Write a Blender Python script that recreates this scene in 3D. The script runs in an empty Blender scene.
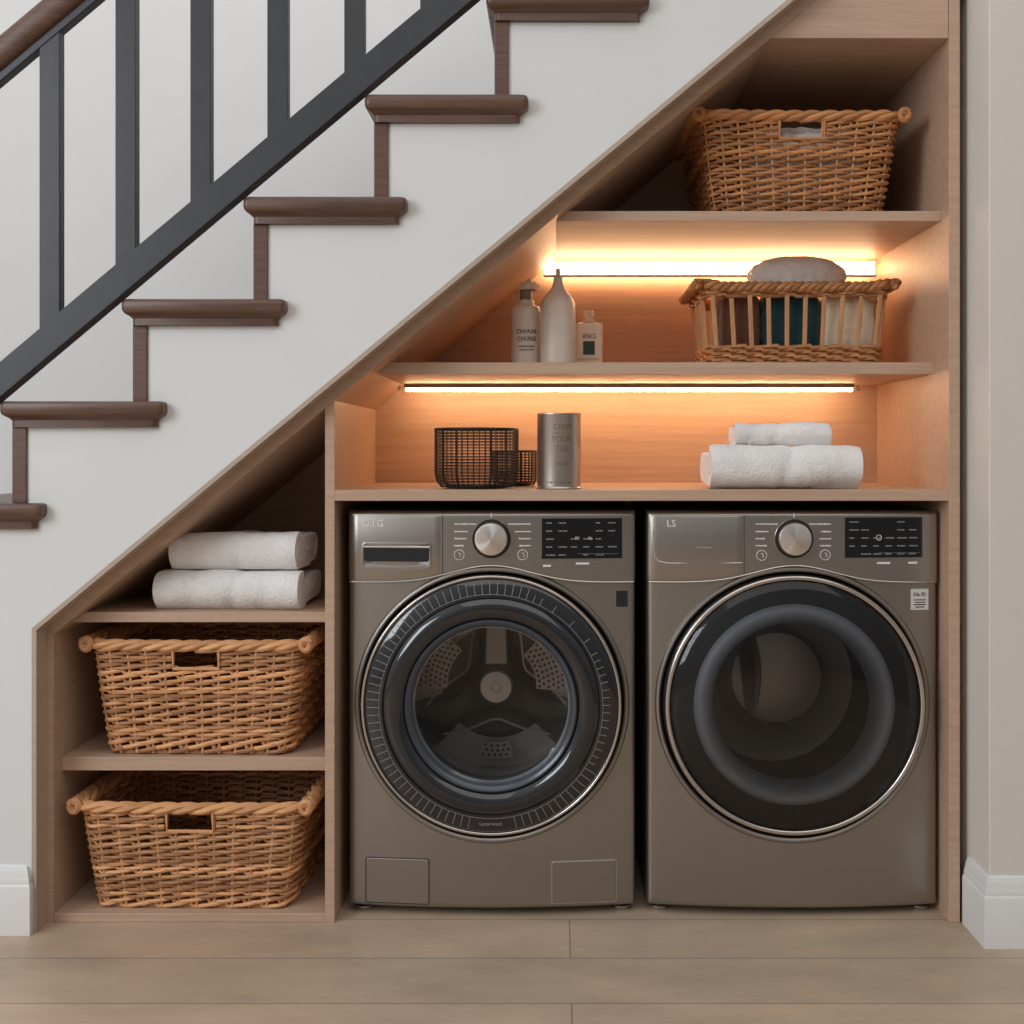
import bpy, bmesh, math, random
from mathutils import Vector, noise, Matrix
PI = math.pi
C = bpy.context.scene.collection
sc = bpy.context.scene
random.seed(7)

# ------------------------------------------------------------------ camera
F = 1146.0; DIST = 2.75; ZC = 1.135; VX, VY = 557.0, 450.0
cam = bpy.data.cameras.new('camera'); camo = bpy.data.objects.new('camera', cam); C.objects.link(camo)
camo.location = (0, -DIST, ZC); camo.rotation_euler = (PI/2, 0, 0)
cam.sensor_fit = 'HORIZONTAL'; cam.sensor_width = 36.0; cam.lens = 36.0*F/1024
cam.shift_x = (512-VX)/1024; cam.shift_y = (VY-512)/1024
cam.clip_start = 0.05
sc.camera = camo
def wx(px, Y): return (px-VX)*(DIST+Y)/F          # horizontal position of something seen in column px at depth Y
def wz(py, Y): return ZC-(py-VY)*(DIST+Y)/F       # height of something seen in row py at depth Y

# ------------------------------------------------------------------ materials
def nt(name):
    m = bpy.data.materials.new(name); m.use_nodes = True
    n = m.node_tree; b = n.nodes['Principled BSDF']
    return m, n, b
def N(n, t, **k):
    x = n.nodes.new(t)
    for a, v in k.items(): setattr(x, a, v)
    return x
def texvec(n, scale, loc=(0,0,0), rot=(0,0,0)):
    tc = N(n, 'ShaderNodeTexCoord'); mp = N(n, 'ShaderNodeMapping')
    mp.inputs['Scale'].default_value = scale; mp.inputs['Location'].default_value = loc
    mp.inputs['Rotation'].default_value = rot
    n.links.new(tc.outputs['Object'], mp.inputs['Vector']); return mp.outputs['Vector']
def ramp(n, fac, stops):
    r = N(n, 'ShaderNodeValToRGB'); e = r.color_ramp.elements
    while len(e) < len(stops): e.new(0.5)
    for i, (p, c) in enumerate(stops):
        e[i].position = p; e[i].color = (*c, 1)
    n.links.new(fac, r.inputs['Fac']); return r.outputs['Color']
def noisetex(n, vec, scale, detail=4, rough=.55):
    t = N(n, 'ShaderNodeTexNoise'); t.inputs['Scale'].default_value = scale
    t.inputs['Detail'].default_value = detail; t.inputs['Roughness'].default_value = rough
    n.links.new(vec, t.inputs['Vector']); return t.outputs['Fac']
def bump(n, b, fac, strength, dist=.002):
    bp = N(n, 'ShaderNodeBump'); bp.inputs['Strength'].default_value = strength
    bp.inputs['Distance'].default_value = dist
    n.links.new(fac, bp.inputs['Height']); n.links.new(bp.outputs['Normal'], b.inputs['Normal'])
def mul(c, k): return tuple(min(1, x*k) for x in c)

def mat_plain(name, col, rough=.5, metal=0, spec=.5, coat=0, var=.04, scale=30, bstr=0):
    m, n, b = nt(name)
    f = noisetex(n, texvec(n, (1,1,1)), scale)
    n.links.new(ramp(n, f, [(.3, mul(col, 1-var)), (.7, mul(col, 1+var))]), b.inputs['Base Color'])
    b.inputs['Roughness'].default_value = rough; b.inputs['Metallic'].default_value = metal
    b.inputs['Specular IOR Level'].default_value = spec; b.inputs['Coat Weight'].default_value = coat
    b.inputs['Coat Roughness'].default_value = .03
    if bstr: bump(n, b, f, bstr)
    return m
def mat_wood(name, dark, light, scale=(1.3, 22, 42), rough=.5, bstr=.08):
    m, n, b = nt(name)
    f = noisetex(n, texvec(n, scale), 1.6, 6, .6)
    g = noisetex(n, texvec(n, tuple(s*3.2 for s in scale)), 2.2, 3, .6)
    mx = N(n, 'ShaderNodeMath', operation='MULTIPLY_ADD'); mx.inputs[1].default_value = .45
    n.links.new(g, mx.inputs[0])
    sub = N(n, 'ShaderNodeMath', operation='MULTIPLY'); sub.inputs[1].default_value = .6
    n.links.new(f, sub.inputs[0]); n.links.new(sub.outputs[0], mx.inputs[2])
    n.links.new(ramp(n, mx.outputs[0], [(.34, dark), (.66, light)]), b.inputs['Base Color'])
    b.inputs['Roughness'].default_value = rough
    bump(n, b, mx.outputs[0], bstr, .001)
    return m
def mat_steel(name, col, rough=.34):
    m, n, b = nt(name)
    f = noisetex(n, texvec(n, (1.2, 60, 420)), 2.5, 3)
    n.links.new(ramp(n, f, [(.3, mul(col, .97)), (.7, mul(col, 1.03))]), b.inputs['Base Color'])
    r = N(n, 'ShaderNodeMapRange'); r.inputs['To Min'].default_value = rough-.04; r.inputs['To Max'].default_value = rough+.05
    n.links.new(f, r.inputs['Value']); n.links.new(r.outputs['Result'], b.inputs['Roughness'])
    b.inputs['Metallic'].default_value = .92
    bump(n, b, f, .012, .0004)
    return m
def mat_wicker(name, dark, light):
    m, n, b = nt(name)
    at = N(n, 'ShaderNodeAttribute', attribute_name='tint')
    f = noisetex(n, texvec(n, (14, 14, 90)), 2.0, 4)
    ad = N(n, 'ShaderNodeMath', operation='MULTIPLY_ADD'); ad.inputs[1].default_value = .55
    n.links.new(at.outputs['Fac'], ad.inputs[0])
    h = N(n, 'ShaderNodeMath', operation='MULTIPLY'); h.inputs[1].default_value = .5
    n.links.new(f, h.inputs[0]); n.links.new(h.outputs[0], ad.inputs[2])
    mid = tuple((a+c)/2 for a, c in zip(dark, light))
    n.links.new(ramp(n, ad.outputs[0], [(.12, dark), (.5, mid), (.85, light)]), b.inputs['Base Color'])
    b.inputs['Roughness'].default_value = .55
    bump(n, b, f, .25, .0015)
    return m
def mat_cloth(name, col, var=.08, fuzz=.5, scale=260):
    m, n, b = nt(name)
    f = noisetex(n, texvec(n, (1,1,1)), scale, 3)
    g = noisetex(n, texvec(n, (1,1,1)), 9, 3)
    ad = N(n, 'ShaderNodeMath', operation='MULTIPLY_ADD'); ad.inputs[1].default_value = .5
    hh = N(n, 'ShaderNodeMath', operation='MULTIPLY'); hh.inputs[1].default_value = .5
    n.links.new(g, hh.inputs[0]); n.links.new(f, ad.inputs[0]); n.links.new(hh.outputs[0], ad.inputs[2])
    n.links.new(ramp(n, ad.outputs[0], [(.35, mul(col, 1-var)), (.65, mul(col, 1+var))]), b.inputs['Base Color'])
    b.inputs['Roughness'].default_value = .95; b.inputs['Specular IOR Level'].default_value = .1
    b.inputs['Sheen Weight'].default_value = .25
    bump(n, b, f, fuzz, .003)
    return m
def mat_glass(name, tint, refl=1.0, rough=.02):
    m, n, b = nt(name); n.nodes.remove(b)
    out = n.nodes['Material Output']
    tr = N(n, 'ShaderNodeBsdfTransparent'); tr.inputs['Color'].default_value = (*tint, 1)
    gl = N(n, 'ShaderNodeBsdfGlossy'); gl.inputs['Roughness'].default_value = rough
    fr = N(n, 'ShaderNodeFresnel'); fr.inputs['IOR'].default_value = 1.5
    mk = N(n, 'ShaderNodeMath', operation='MULTIPLY', use_clamp=True); mk.inputs[1].default_value = refl
    n.links.new(fr.outputs[0], mk.inputs[0])
    mx = N(n, 'ShaderNodeMixShader'); n.links.new(mk.outputs[0], mx.inputs['Fac'])
    n.links.new(tr.outputs[0], mx.inputs[1]); n.links.new(gl.outputs[0], mx.inputs[2])
    n.links.new(mx.outputs[0], out.inputs['Surface'])
    return m
def mat_emit(name, col, s):
    m, n, b = nt(name)
    b.inputs['Base Color'].default_value = (*col, 1)
    b.inputs['Emission Color'].default_value = (*col, 1); b.inputs['Emission Strength'].default_value = s
    return m
def mat_spun(name, col):
    m, n, b = nt(name)
    f = noisetex(n, texvec(n, (300, 2, 300)), 3, 2)
    n.links.new(ramp(n, f, [(.3, mul(col, .95)), (.7, mul(col, 1.05))]), b.inputs['Base Color'])
    b.inputs['Metallic'].default_value = 1; b.inputs['Roughness'].default_value = .32
    b.inputs['Anisotropic'].default_value = .85
    tg = N(n, 'ShaderNodeTangent', direction_type='RADIAL', axis='Y')
    n.links.new(tg.outputs[0], b.inputs['Tangent'])
    return m
def mat_floor():
    m, n, b = nt('stone_plank_tile')
    v = texvec(n, (1,1,1), loc=(3.6-.03-1.8, .61+.21*20, 0))
    br = N(n, 'ShaderNodeTexBrick'); br.offset = .5; br.squash = 1
    br.inputs['Scale'].default_value = 1; br.inputs['Mortar Size'].default_value = .0022
    br.inputs['Mortar Smooth'].default_value = .1; br.inputs['Bias'].default_value = 0
    br.inputs['Brick Width'].default_value = 3.6; br.inputs['Row Height'].default_value = .21
    br.inputs['Color1'].default_value = (.50, .375, .272, 1); br.inputs['Color2'].default_value = (.455, .35, .255, 1)
    br.inputs['Mortar'].default_value = (.27, .235, .20, 1)
    n.links.new(v, br.inputs['Vector'])
    v2 = texvec(n, (1.3, 3.4, 1))
    f = noisetex(n, v2, 1.8, 8, .62)
    g = noisetex(n, texvec(n, (8, 26, 1)), 4, 5, .7)
    r1 = ramp(n, f, [(.28, (.80, .79, .79)), (.5, (1.0, .99, .98)), (.72, (1.20, 1.17, 1.13))])
    r2 = ramp(n, g, [(.3, (.93, .93, .93)), (.75, (1.05, 1.05, 1.05))])
    m1 = N(n, 'ShaderNodeMix', data_type='RGBA', blend_type='MULTIPLY'); m1.inputs['Factor'].default_value = 1
    m2 = N(n, 'ShaderNodeMix', data_type='RGBA', blend_type='MULTIPLY'); m2.inputs['Factor'].default_value = 1
    n.links.new(br.outputs['Color'], m1.inputs[6]); n.links.new(r1, m1.inputs[7])
    n.links.new(m1.outputs[2], m2.inputs[6]); n.links.new(r2, m2.inputs[7])
    n.links.new(m2.outputs[2], b.inputs['Base Color'])
    b.inputs['Roughness'].default_value = .42; b.inputs['Specular IOR Level'].default_value = .4
    iv = N(n, 'ShaderNodeMath', operation='SUBTRACT'); iv.inputs[0].default_value = 1
    n.links.new(br.outputs['Fac'], iv.inputs[1])
    bump(n, b, iv.outputs[0], .5, .002)
    return m

M = {}
M['wall'] = mat_plain('painted_white_wall', (.73, .735, .73), .85, var=.012, scale=5, bstr=0)
M['wall_warm'] = mat_plain('painted_greige_wall', (.70, .665, .62), .85, var=.015, scale=120, bstr=.05)
M['trim'] = mat_plain('white_trim_paint', (.76, .76, .75), .45, var=.01)
M['reveal'] = mat_wood('taupe_trim_wood', (.42, .33, .26), (.50, .40, .32))
M['floor'] = mat_floor()
M['wood'] = mat_wood('pale_oak_veneer', (.44, .295, .205), (.56, .385, .275))
M['tread'] = mat_wood('dark_walnut', (.065, .033, .022), (.165, .085, .057), (2.2, 30, 60), .38, .1)
M['rail'] = mat_plain('charcoal_metal', (.048, .051, .058), .42, .3, var=.08)
M['steel'] = mat_steel('graphite_steel', (.345, .312, .282))
M['steel2'] = mat_steel('graphite_steel_panel', (.385, .350, .320), .30)
M['chrome'] = mat_plain('satin_chrome', (.62, .57, .53), .22, 1.0)
M['black'] = mat_plain('black_plastic', (.012, .012, .013), .45)
M['rubber'] = mat_plain('dark_rubber', (.018, .018, .019), .6)
M['gloss'] = mat_plain('gloss_black_glass', (.010, .011, .014), .06, spec=.6, coat=.6)
M['ring'] = mat_plain('slate_ring', (.060, .070, .085), .25, .3, coat=.3)
M['ringd'] = mat_plain('slate_ring_soft', (.44, .48, .55), .5, .2)
M['glass'] = mat_glass('washer_glass', (.78, .78, .78), 1.0)
M['glass_dark'] = mat_glass('dryer_glass', (.80, .80, .80), 1.0)
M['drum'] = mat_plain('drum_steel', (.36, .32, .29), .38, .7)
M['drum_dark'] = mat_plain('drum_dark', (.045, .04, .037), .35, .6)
M['dryer_drum'] = mat_plain('dryer_drum', (.11, .095, .085), .4, .6)
M['hub'] = mat_plain('hub_steel', (.55, .50, .46), .35, .7)
M['spun'] = mat_spun('spun_metal', (.80, .74, .69))
M['mark'] = mat_plain('pale_print', (.74, .72, .70), .6)
M['logo'] = mat_plain('white_print', (.9, .89, .87), .6)
M['mark_dim'] = mat_plain('dim_print', (.27, .26, .25), .6)
M['display'] = mat_plain('display_glass', (.006, .006, .007), .12, coat=.4)
M['sticker'] = mat_plain('white_sticker', (.62, .61, .60), .5)
M['ink'] = mat_plain('dark_ink', (.05, .045, .045), .6)
M['foot'] = mat_plain('zinc_foot', (.55, .55, .55), .25, 1)
M['wicker'] = mat_wicker('golden_willow', (.20, .075, .028), (.84, .44, .20))
M['wicker2'] = mat_wicker('amber_willow', (.16, .055, .018), (.70, .32, .12))
M['slat'] = mat_wood('slat_wood', (.40, .19, .08), (.60, .32, .15), (40, 40, 5), .5)
M['towel'] = mat_cloth('white_terry', (.82, .81, .80), .07, 1.0, 130)
M['grey_cloth'] = mat_cloth('grey_fleece', (.80, .78, .73), .12, .6, 200)
M['teal_cloth'] = mat_cloth('teal_knit', (.018, .050, .055), .3, .5, 150)
M['cream_cloth'] = mat_cloth('cream_linen', (.68, .56, .42), .06)
M['brown_cloth'] = mat_cloth('brown_wool', (.12, .052, .03), .2)
M['pink_cloth'] = mat_cloth('tan_cloth', (.62, .40, .28), .1)
M['wire'] = mat_plain('black_wire', (.02, .017, .016), .45, .4)
M['can'] = mat_steel('canister_steel', (.50, .45, .41), .30)
M['bottle'] = mat_plain('white_bottle', (.70, .60, .52), .38, var=.02)  # white, with the warm glow of the lit shelf put into the base colour
M['collar'] = mat_plain('taupe_collar', (.20, .15, .11), .4)
M['bottle_amber'] = mat_plain('cream_bottle', (.74, .56, .42), .3, var=.03)
M['label_green'] = mat_plain('dark_green_label', (.03, .05, .035), .5)
M['led'] = mat_emit('led_lower', (1.0, .61, .33), 40)
M['led2'] = mat_emit('led_upper', (1.0, .63, .35), 17)
M['ledch'] = mat_plain('led_channel', (.30, .22, .16), .4, .4)

# ------------------------------------------------------------------ mesh helpers
class MB:
    def __init__(s): s.v = []; s.f = []; s.t = []; s.tint = .5
    def add(s, vs, fs):
        o = len(s.v); s.v += [tuple(p) for p in vs]; s.t += [s.tint]*len(vs)
        s.f += [tuple(i+o for i in f) for f in fs]
    def box(s, x0, x1, y0, y1, z0, z1):
        s.add([(x0,y0,z0),(x1,y0,z0),(x1,y1,z0),(x0,y1,z0),(x0,y0,z1),(x1,y0,z1),(x1,y1,z1),(x0,y1,z1)],
              [(0,3,2,1),(4,5,6,7),(0,1,5,4),(1,2,6,5),(2,3,7,6),(3,0,4,7)]); return s
    def prism_y(s, poly, y0, y1):
        n = len(poly)
        s.add([(x,y0,z) for x, z in poly]+[(x,y1,z) for x, z in poly],
              [tuple(range(n)), tuple(range(2*n-1, n-1, -1))]+[(i,(i+1)%n,n+(i+1)%n,n+i) for i in range(n)]); return s
    def loft(s, loops, closed=True, cap0=False, cap1=False, wrap=False):
        n = len(loops[0]); vs = [p for l in loops for p in l]; fs = []
        L = len(loops)
        for j in range(L if wrap else L-1):
            a, b = j*n, ((j+1) % L)*n
            for i in range(n if closed else n-1):
                k = (i+1) % n
                fs.append((a+i, a+k, b+k, b+i))
        if cap0: fs.append(tuple(range(n-1, -1, -1)))
        if cap1: fs.append(tuple(range((L-1)*n, L*n)))
        s.add(vs, fs); return s
    def lathe(s, prof, c=(0,0,0), axis='z', n=48, cap0=False, cap1=False, a0=0, a1=2*PI):
        loops = []
        full = abs(a1-a0-2*PI) < 1e-6
        for r, h in prof:
            l = []
            for i in range(n if full else n+1):
                a = a0+(a1-a0)*i/n; ca, sa = math.cos(a)*r, math.sin(a)*r
                l.append((c[0]+ca, c[1]+sa, c[2]+h) if axis == 'z' else (c[0]+ca, c[1]+h, c[2]+sa) if axis == 'y' else (c[0]+h, c[1]+ca, c[2]+sa))
            loops.append(l)
        return s.loft(loops, full, cap0, cap1)
    def tube(s, pts, r, n=6, closed=False, cap=True):
        P = [Vector(p) for p in pts]; L = len(P); loops = []
        up = None
        for i, p in enumerate(P):
            if closed: t = P[(i+1) % L]-P[i-1]
            else: t = P[min(i+1, L-1)]-P[max(i-1, 0)]
            if t.length < 1e-9: t = Vector((0,0,1))
            t.normalize()
            if up is None:
                up = Vector((0,0,1)) if abs(t.z) < .9 else Vector((0,1,0))
            if closed: up = Vector((0,0,1)) if abs(t.z) < .95 else Vector((0,1,0))
            u = up-t*up.dot(t)
            if u.length < 1e-4: u = t.orthogonal()
            u.normalize(); w = t.cross(u); up = u
            rr = r[i] if isinstance(r, (list, tuple)) else r
            loops.append([tuple(p+(u*math.cos(2*PI*k/n)+w*math.sin(2*PI*k/n))*rr) for k in range(n)])
        if closed:                                      # undo the twist so the last ring meets the first
            return s.loft(loops, True, wrap=True)
        return s.loft(loops, True, cap, cap)
    def shift(s, d):
        s.v = [(a+d[0], b+d[1], c+d[2]) for a, b, c in s.v]; return s
    def build(s, name, mat, parent=None, smooth=True, bevel=0, seg=2, local=False, angle=40):
        off = Vector((0,0,0))
        if parent is not None and not local:
            q = parent
            while q is not None: off += q.location; q = q.parent
        me = bpy.data.meshes.new(name)
        me.from_pydata([(a-off.x, b-off.y, c-off.z) for a, b, c in s.v], [], s.f)
        at = me.attributes.new('tint', 'FLOAT', 'POINT'); at.data.foreach_set('value', s.t)
        bm = bmesh.new(); bm.from_mesh(me); bmesh.ops.recalc_face_normals(bm, faces=bm.faces[:]); bm.to_mesh(me); bm.free()
        if smooth:
            me.polygons.foreach_set('use_smooth', [True]*len(me.polygons))
            me.set_sharp_from_angle(angle=math.radians(angle))
        me.materials.append(mat)
        o = bpy.data.objects.new(name, me); C.objects.link(o)
        if parent is not None: o.parent = parent
        if bevel:
            b = o.modifiers.new('bevel', 'BEVEL'); b.width = bevel; b.segments = seg; b.limit_method = 'ANGLE'
            b.angle_limit = math.radians(35); b.harden_normals = False
        return o
def origin(o, p):                                      # move a top-level mesh's origin to p, keeping the shape where it is
    o.data.transform(Matrix.Translation(-Vector(p))); o.location = p; return o
def thing(name, label, cat, loc=(0,0,0), group=None):
    o = bpy.data.objects.new(name, None); C.objects.link(o); o.location = loc; o.empty_display_size = .05
    o['label'] = label; o['category'] = cat
    if group: o['group'] = group
    return o
def tag(o, label, cat, group=None):
    o['label'] = label; o['category'] = cat
    if group: o['group'] = group
    return o
def struct(o): o['kind'] = 'structure'; return o

def text_into(mb, s, size, cx, y, cz, wrap_r=None, axis_y=None, align='CENTER', depth=.0004, sx=1.0, yf=None):
    cu = bpy.data.curves.new('t', 'FONT'); cu.body = s; cu.size = size; cu.align_x = align; cu.align_y = 'CENTER'
    cu.extrude = depth; cu.resolution_u = 2
    o = bpy.data.objects.new('t', cu); C.objects.link(o)
    dg = bpy.context.evaluated_depsgraph_get(); dg.update()
    me = bpy.data.meshes.new_from_object(o.evaluated_get(dg))
    vs = []
    for v in me.vertices:
        x, z, d = v.co.x*sx, v.co.y, v.co.z
        if wrap_r:
            a = (x+cx)/wrap_r; vs.append((math.sin(a)*(wrap_r+d), axis_y-math.cos(a)*(wrap_r+d), cz+z))
        elif yf: vs.append((cx+x, yf(cx+x)-.0012-d, cz+z))
        else: vs.append((cx+x, y-d, cz+z))
    mb.add(vs, [tuple(p.vertices) for p in me.polygons])
    bpy.data.objects.remove(o); bpy.data.curves.remove(cu); bpy.data.meshes.remove(me)

# ------------------------------------------------------------------ setting
YW = -.055                                             # front face of the stair wall
OX, OZ, OS = -1.235, .716, .832                        # corner of the opening, slope of its edge
def oz(x): return OZ+(x-OX)*OS                         # outer line of the slope
TH = .046
def iz(x): return oz(x)-TH                             # underside of the sloped panel
def ix(z): return OX+(z+TH-OZ)/OS
def ox(z): return OX+(z-OZ)/OS

struct(MB().box(-4.5, 2.5, -6, 1.2, -.05, 0).build('floor', M['floor'], smooth=False))
struct(MB().box(-4.5, 2.5, .95, 1.05, 0, 4.2).build('wall_back', M['wall'], smooth=False))
# stair wall with stepped top and sloped opening
X3, Z3, RUN, RISE = -.731, 1.7245, .283, .238          # left end and top of the fourth tread in view
def tx(n): return X3+(n-3)*RUN
def tz(n): return Z3+(n-3)*RISE
RB0, RB1 = .018, .052                                  # riser board, from the left end of its tread
poly = [(-2.6, 0), (OX, 0), (OX, OZ), (ox(3.0), 3.0)]
top = []
for n in range(6, -5, -1):
    zt = tz(n)-.0603; xl = tx(n)+RB1; xr = tx(n+1)+RB1
    top += [(xr, zt), (xl, zt)]
top = [p for p in top if p[0] > -2.6 and p[1] < 3.0]
zl = top[-1][1]
poly += [(top[0][0], 3.0)] if top[0][0] < ox(3.0) else []
poly += top + [(-2.6, zl)]
struct(MB().prism_y(poly, YW, 0.0).build('wall_left', M['wall'], smooth=False))
# thin timber lining on the edge of the opening
tr = MB()
e = .011
tr.prism_y([(OX, .0), (OX+e, .0), (OX+e, OZ-e*.4), (ox(2.95), 2.95-e*1.3), (ox(2.95), 2.95), (OX, OZ)], YW-.001, -.0005)
struct(tr.build('trim_1', M['reveal'], smooth=False))
# right wall
struct(MB().box(.990, 2.2, -.125, .95, 0, 4.2).build('wall_right', M['wall_warm'], smooth=False, bevel=.003))
def baseboard(name, path):                             # path of the wall face in plan, board lies to the left of travel direction
    prof = [(0,0),(.018,0),(.018,.112),(.0165,.116),(.0145,.118),(.0145,.124),(.013,.132),(.0115,.136),(.0115,.140),(.008,.150),(.006,.157),(.0,.160)]
    loops = []
    for i, p in enumerate(path):
        p = Vector(p)
        d0 = (p-Vector(path[i-1])).normalized() if i else None
        d1 = (Vector(path[i+1])-p).normalized() if i < len(path)-1 else None
        n0 = Vector((-d0.y, d0.x)) if d0 else None; n1 = Vector((-d1.y, d1.x)) if d1 else None
        m = n0 or n1
        if n0 and n1:
            m = (n0+n1).normalized(); m = m/ m.dot(n0)
        loops.append([(p.x+m.x*o, p.y+m.y*o, z) for o, z in prof])
    struct(MB().loft(loops, True, True, True).build(name, M['trim'], angle=25))
baseboard('baseboard_right', [(.990, -.001), (.990, -.125), (2.2, -.125)][::-1])
baseboard('baseboard_left', [(OX-.015, -.001), (OX-.015, YW), (-2.6, YW)])

# ------------------------------------------------------------------ staircase
st = thing('staircase', 'staircase of dark walnut treads and risers climbing the white wall to the right', 'stairs', (tx(0), 0, 0))
for n in range(0, 6):
    x0, z1 = tx(n), tz(n); x1 = x0+.381
    lv = [(0,.007),(.002,.003),(.006,.0008),(.012,0),(.024,0),(.030,.002),(.034,.006),(.037,.011),(.040,.015),(.043,.017),(.044,.019),(.060,.019)]
    loops = []
    for dz, i in lv:
        a, b, f = x0+i, x1-i*1.1, -.09+i; r = .012
        l = []
        for cxx, cyy, st0 in ((a+r, f+r, PI), (b-r, f+r, 1.5*PI)):
            for k in range(5):
                t = st0+k*PI/8
                l.append((cxx+r*math.cos(t), cyy+r*math.sin(t), z1-dz))
        xr = tx(n+1)+RB1-.001
        l += [(b, YW-.0006, z1-dz), (xr, YW-.0006, z1-dz), (xr, .93, z1-dz), (a, .93, z1-dz)]
        loops.append(l)
    MB().loft(loops, True, True, True).build('tread', M['tread'], st, angle=30)
    if n < 5:
        xa, xb = tx(n+1)+RB0, tx(n+1)+RB1
        MB().box(xa, xb, YW-.006, .93, z1, tz(n+1)-.060).build('riser', M['tread'], st, smooth=False, bevel=.002)
xa, xb = tx(0)+RB0, tx(0)+RB1
MB().box(xa, xb, YW-.006, .93, tz(0)-.238, tz(0)-.060).build('riser', M['tread'], st, smooth=False, bevel=.002)

# ------------------------------------------------------------------ railing
rl = thing('stair_railing', 'charcoal metal stair railing with flat balusters and walnut handrail', 'railing', (-1.2, -.08, 1.33))
SL = RISE/RUN
def rail_z(px, py, x): return wz(py, -.09)+(x-wx(px, -.09))*SL
def slopebar(x0, x1, a, b, y0, y1):                    # a, b: lower and upper line functions
    return MB().prism_y([(x0, a(x0)), (x1, a(x1)), (x1, b(x1)), (x0, b(x0))], y0, y1)
lo = lambda x: Z3+(x-X3)*SL+.002
hi = lambda x: lo(x)+.083
slopebar(-1.62, .05, lo, hi, -.098, -.058).build('bottom_rail', M['rail'], rl, smooth=False, bevel=.002)
hb = lambda x: rail_z(0, 83, x)
ht = lambda x: rail_z(0, 73, x)
mr = slopebar(-1.62, -.35, hb, ht, -.096, -.068).build('top_bar', M['rail'], rl, smooth=False, bevel=.002)
hr = MB()
prof = []
for k in range(24):
    t = 2*PI*k/24; cy, cz = math.cos(t), math.sin(t)
    prof.append((-.080+.034*math.copysign(abs(cy)**.6, cy), .034*math.copysign(abs(cz)**.75, cz)))
mid = lambda x: (ht(x)+.040)
hr.loft([[(x, y, mid(x)+z*1.25) for y, z in prof] for x in (-1.62, -.35)], True, True, True)
hr.build('handrail', M['tread'], rl)
for px in (39, 115, 190, 267, 344, 420):
    x0 = wx(px, -.095); x1 = x0+.047
    MB().prism_y([(x0, hi(x0)-.01), (x1, hi(x1)-.01), (x1, hb(x1)+.004), (x0, hb(x0)+.004)], -.094, -.066).build('baluster', M['rail'], rl, smooth=False, bevel=.0015)

# ------------------------------------------------------------------ built-in cabinet
cb = thing('under_stair_cabinet', 'pale oak built-in cabinet with a sloped top fitted under the stairs', 'cabinet', (-.13, 0, 0))
W = M['wood']; BV = .0012
D = .62
PX0, PX1 = wx(949, 0), wx(960, 0)                      # right side panel
DX0, DX1 = wx(325, 0), wx(334.5, 0)                    # divider
LX0, LX1 = OX, OX+.026
ZT = 2.6
MB().prism_y([(LX0, 0), (LX1, 0), (LX1, iz(LX1)), (LX0, oz(LX0)-.001)], 0, D).build('side_panel', W, cb, smooth=False, bevel=BV)
MB().box(PX0, PX1, 0, D, 0, ZT).build('side_panel', W, cb, smooth=False, bevel=BV)
MB().prism_y([(DX0, 0), (DX1, 0), (DX1, iz(DX1)), (DX0, iz(DX0))], 0, D).build('divider', W, cb, smooth=False, bevel=BV)
xt = ix(ZT)
MB().prism_y([(LX0, oz(LX0)), (LX1, iz(LX1)), (xt, ZT), (xt, ZT+TH)], 0, D).build('sloped_panel', W, cb, smooth=False, bevel=BV)
MB().prism_y([(LX0+.002, 0), (PX1-.002, 0), (PX1-.002, ZT), (xt, ZT), (LX0+.002, oz(LX0)-.01)], D, D+.012).build('back_panel', W, cb, smooth=False)
zf = wz(38, 0)
MB().prism_y([(ix(zf), zf), (PX0, zf), (PX0, ZT), (xt, ZT)], 0.001, D).build('top_panel', W, cb, smooth=False, bevel=BV)
def shelf(zt, th, x0, x1, y0, slope=False):
    if slope: p = [(ix(zt-th)+.0, zt-th), (x1, zt-th), (x1, zt), (ix(zt), zt)]
    else: p = [(x0, zt-th), (x1, zt-th), (x1, zt), (x0, zt)]
    return MB().prism_y(p, y0, D).build('shelf', W, cb, smooth=False, bevel=BV)
ZS1, ZS2, ZWT = wz(211, .056), wz(363, .125), wz(490, 0)
ZL1, ZL2, ZB = wz(612, .045), wz(757, .045), wz(914, 0)
shelf(ZS1, .025, 0, PX0, .056, True)
shelf(ZS2, .029, 0, PX0, .105, True)
shelf(ZWT, .026, DX1, PX0, 0)
shelf(ZL1, .025, 0, DX0, .045, True)
shelf(ZL2, .033, LX1, DX0, .045)
shelf(ZB, ZB-.0005, LX1, DX0, .004)

# ------------------------------------------------------------------ LED bars
def led(name, label, x0, x1, y, z, dh, mat, zs, low):
    t = thing(name, label, 'light', ((x0+x1)/2, y, z), 'warm light bars under the shelves')
    if low:
        MB().box(x0-.004, x1+.004, y-.009, y+.009, z+dh*.5-.001, zs).build('channel', M['ledch'], t, smooth=False, bevel=.001)
        pr = [(y+.0065*math.cos(q), z+dh*.5-.001+dh*math.sin(q)) for q in [PI+PI*k/8 for k in range(9)]]
    else:
        MB().box(x0-.004, x1+.004, y-.012, y+.010, z-dh*.5-.0055, z-dh*.5-.0005).build('channel', M['ledch'], t, smooth=False, bevel=.001)
        pr = [(y-.005, z-dh*.5), (y-.006, z+dh*.5), (y+.006, z+dh*.5), (y+.006, z-dh*.5)]
    MB().loft([[(x, q, h) for q, h in pr] for x in (x0, x1)], True, True, True).build('diffuser', mat, t, smooth=False)
    for x in (x0-.022, x1+.022):
        MB().tube([(x, y+.03, zs-.004), (x, y+.02, zs-.016), (x, y+.004, zs-.014)], .004, 8).build('clip', M['ledch'], t)
YL1, YL2 = .52, .58
led('light_bar', 'slim warm light bar glowing under the middle shelf above the towels', wx(406, YL1), wx(852, YL1), YL1, wz(389.5, YL1), .0095, M['led'], ZS2-.030, True)
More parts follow.
